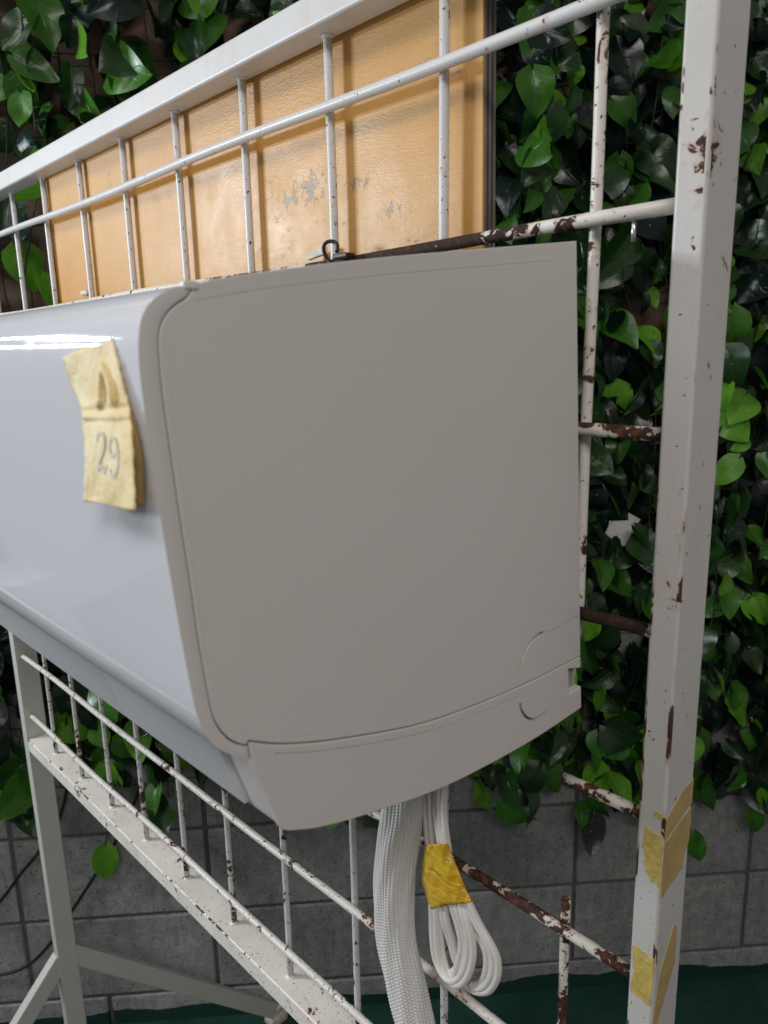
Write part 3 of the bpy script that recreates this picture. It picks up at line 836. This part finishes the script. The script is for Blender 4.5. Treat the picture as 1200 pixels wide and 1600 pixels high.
# the folded-under back layer whose amber edge shows at the right
bm = bmesh.new(); g2 = []
for i in range(13):
    t = .50 + .48 * i / 12; b = samp(rowsR, t); a = samp(rowsL, t).lerp(b, .25)
    g2.append([bm.verts.new(on_front(p.x, p.y, p.z)) for p in (Vector((a.x, a.y, a.z * .55)), Vector((b.x - 2, b.y, b.z * .75)), Vector((b.x + 12 * min(1, (t - .46) / .3), b.y - 6, b.z * .30)), Vector((b.x + 17 * min(1, (t - .46) / .3), b.y - 10, .0006)))])
for i in range(12):
    for j in range(3): bm.faces.new((g2[i][j], g2[i + 1][j], g2[i + 1][j + 1], g2[i][j + 1])).smooth = True
o = mk('folded_layer', bm, M_foam, tag); sm = o.modifiers.new('thickness', 'SOLIDIFY'); sm.thickness = .0003
# faded handwriting showing through: "29" over two small strokes
def tagpt(px, py):            # zoom coords -> photo spot -> on the paper
    u, v = 80 + px / 5.333, 510 + py / 5.333
    t = .7
    for _ in range(25):
        a, b = samp(rowsL, t), samp(rowsR, t); s = (u - a.x) / (b.x - a.x); t = min(1, max(0, t + (v - (a.y + (b.y - a.y) * s)) / 260))
    return on_front(u, v, a.z + (b.z - a.z) * s + crease(s, t) + .0003)
strokes = [[(375, 960), (385, 905), (415, 890), (432, 930), (435, 990), (420, 1060), (395, 1130), (380, 1190)],
           [(380, 1190), (405, 1165), (425, 1200), (440, 1215), (458, 1150)],
           [(520, 930), (490, 940), (478, 1000), (490, 1070), (515, 1080), (535, 1030), (530, 950), (522, 925)],
           [(535, 960), (548, 1040), (550, 1120), (540, 1200), (515, 1245), (490, 1230), (485, 1180)]]
bm = bmesh.new()
for st in strokes:
    c = catmull([tagpt(*p) for p in st], 6)
    prev = None
    for i in range(len(c)):
        t = (c[min(i + 1, len(c) - 1)] - c[max(i - 1, 0)]).normalized(); n = t.cross(Vector((0, 1, 0))).normalized() * .0006
        cur = (bm.verts.new(c[i] - n), bm.verts.new(c[i] + n))
        if prev: bm.faces.new((prev[0], prev[1], cur[1], cur[0]))
        prev = cur
mk('handwriting', bm, M_ink, tag)

# ---------------------------------------------------------------- insulated pipe in white braided sleeve
hp = [(645, 1150), (640, 1210), (637, 1262), (630, 1310), (625, 1370), (625, 1420), (630, 1470), (640, 1520), (652, 1575), (668, 1640), (690, 1720)]
hpts = catmull([on_y(u, v, .915 - .012 * max(0, (v - 1500) / 200)) for u, v in [(a_ - 9, b_) for a_, b_ in hp]], 72)
T, Nf = frames(hpts)
NS = 192; bm = bmesh.new(); rings = []
R0 = .0395 * S; acc = 0
for i, p in enumerate(hpts):
    if i: acc += (p - hpts[i - 1]).length
    B = T[i].cross(Nf[i]); ring = []
    f = i / (len(hpts) - 1); rad = R0 * (1.0 - .10 * max(0, f - .72) / .28)
    for k in range(NS):
        a = 2 * math.pi * k / NS
        rib = abs(math.sin(a * 16)) ** .8                     # lengthwise knit ribs
        knot = .5 + .5 * math.sin(acc / .0024 * 2 * math.pi + (math.pi if int(a * 16 / math.pi) % 2 else 0))
        wr = .0007 * math.sin(a * 3 + acc * 40) + .0005 * math.sin(a * 7 - acc * 90)
        rr = rad + .0010 * rib * (.5 + .5 * knot) + wr
        sq = 1 + .06 * math.cos(2 * a)
        ring.append(bm.verts.new(p + (Nf[i] * math.cos(a) + B * math.sin(a)) * rr * sq))
    rings.append(ring)
for i in range(len(rings) - 1):
    for k in range(NS): bm.faces.new((rings[i][k], rings[i][(k + 1) % NS], rings[i + 1][(k + 1) % NS], rings[i + 1][k])).smooth = True
bm.faces.new(rings[0]); bm.faces.new(rings[-1])
bmesh.ops.recalc_face_normals(bm, faces=bm.faces[:])
pipe = mk('sleeved_pipe', bm, M_hose)
props(pipe, 'pipe in white knitted sleeve hanging down from under the air conditioner', 'pipe')

# ---------------------------------------------------------------- bundled white power cable with yellow tape
cb = empty('power_cable', on_y(715, 1550, .93), 'white power cable folded into loops and bound with yellow tape', 'cable')
def z3(px, py, y): return on_y(580 + px / 4.325, 1230 + py / 4.325, y)
def twin(pts, name='cable_loop', r=.0033, n=8):
    c = catmull(pts, n); bm = bmesh.new(); T_, N_ = frames([Vector(p) for p in c])
    off = Vector((.0021, 0, .0)); tube([p - off for p in c], r * .72, 10, bm, True); tube([p + off for p in c], r * .72, 10, bm, True)
    return mk(name, bm, M_cable, cb, True)
twin([z3(470, -60, .95), z3(452, 150, .94), z3(470, 300, .93), z3(520, 560, .925), z3(600, 760, .925), z3(640, 900, .92), z3(672, 1050, .92), z3(665, 1180, .92), z3(620, 1290, .92), z3(560, 1325, .92), z3(500, 1280, .925), z3(450, 1170, .93), z3(430, 1020, .93), z3(425, 850, .93), z3(420, 600, .93), z3(400, 380, .935), z3(385, 200, .94), z3(375, 0, .95)])
twin([z3(440, 560, .935), z3(480, 760, .935), z3(500, 900, .935), z3(550, 1060, .94), z3(580, 1170, .94), z3(600, 1215, .94), z3(560, 1262, .935), z3(510, 1245, .935), z3(470, 1130, .935), z3(452, 980, .935), z3(446, 820, .935), z3(450, 560, .94)])
twin([z3(490, 560, .93), z3(555, 790, .925), z3(598, 930, .925), z3(625, 1060, .925), z3(610, 1180, .925), z3(575, 1280, .93), z3(535, 1290, .935)])
twin([z3(540, 560, .93), z3(640, 760, .925), z3(720, 920, .925), z3(790, 1040, .925), z3(836, 1150, .925), z3(835, 1270, .925), z3(780, 1360, .93), z3(700, 1370, .935), z3(610, 1330, .94), z3(560, 1290, .945)])
twin([z3(545, 640, .935), z3(650, 850, .93), z3(730, 1000, .93), z3(790, 1120, .93), z3(795, 1240, .93), z3(755, 1330, .935), z3(690, 1352, .935)])
twin([z3(480, -40, .94), z3(475, 150, .935), z3(490, 300, .93), z3(510, 440, .93)], 'cable_lead')
twin([z3(420, -40, .955), z3(405, 180, .95), z3(425, 300, .945), z3(440, 440, .94)], 'cable_lead')
# yellow tape wrap: a flattened tapering sleeve
bm = bmesh.new(); rings = []
tl = [(360, 392, 525, 380), (350, 470, 548, 455), (338, 560, 580, 530), (340, 640, 612, 610), (362, 720, 645, 690), (395, 822, 690, 772)]
tl = [Vector(p) for p in catmull([Vector((a, b, 0)) for a, b, _, _ in tl], 4)], [Vector(p) for p in catmull([Vector((c, d, 0)) for _, _, c, d in tl], 4)]
rt = random.Random(9)
for i, (L, Rr) in enumerate(zip(*tl)):
    ring = []
    for k in range(36):
        a = 2 * math.pi * k / 36; s = .5 - .5 * math.cos(a); y = .930 - .020 * math.sin(a) * (1 + .25 * math.sin(s * 12) * .5) + .0016 * math.sin(s * 20 + i * .9)
        q = L.lerp(Rr, s); ring.append(bm.verts.new(z3(q.x, q.y + 3 * math.sin(s * 7 + 2), y)))
    rings.append(ring)
for i in range(len(rings) - 1):
    for k in range(36): bm.faces.new((rings[i][k], rings[i][(k + 1) % 36], rings[i + 1][(k + 1) % 36], rings[i + 1][k])).smooth = True
bmesh.ops.recalc_face_normals(bm, faces=bm.faces[:])
o = mk('tape_wrap', bm, M_vinyl, cb); sm = o.modifiers.new('thickness', 'SOLIDIFY'); sm.thickness = .0004; o['label'] = 'glossy yellow tape wrapped round the cable loops'

# a white plank leaning on a white carton, off to the left; the glossy panel mirrors them
o = mk('white_carton', box((-.15, -.22, 0), (.15, .22, .66), .004, 2), M_white); o.location = (-2.30, -.72, 0); o.rotation_euler = (0, 0, .12)
props(o, 'white carton on the floor, seen only mirrored low in the glossy front panel', 'carton')
A, B = Vector((-1.07, -.615, .02)), Vector((-2.25, -.38, .985)); t_ = (B - A).normalized(); n_ = Vector((.6, .35, .8)); n_ = (n_ - t_ * n_.dot(t_)).normalized(); w_ = t_.cross(n_)
bm = box((-.008, -.065, 0), (.008, .065, (B - A).length), .002, 2); bm.transform(Matrix.Translation(A) @ Matrix((n_, w_, t_)).transposed().to_4x4())
o = mk('white_plank', bm, M_white); props(o, 'slanting white plank, seen only as a pale streak mirrored in the front panel', 'plank')
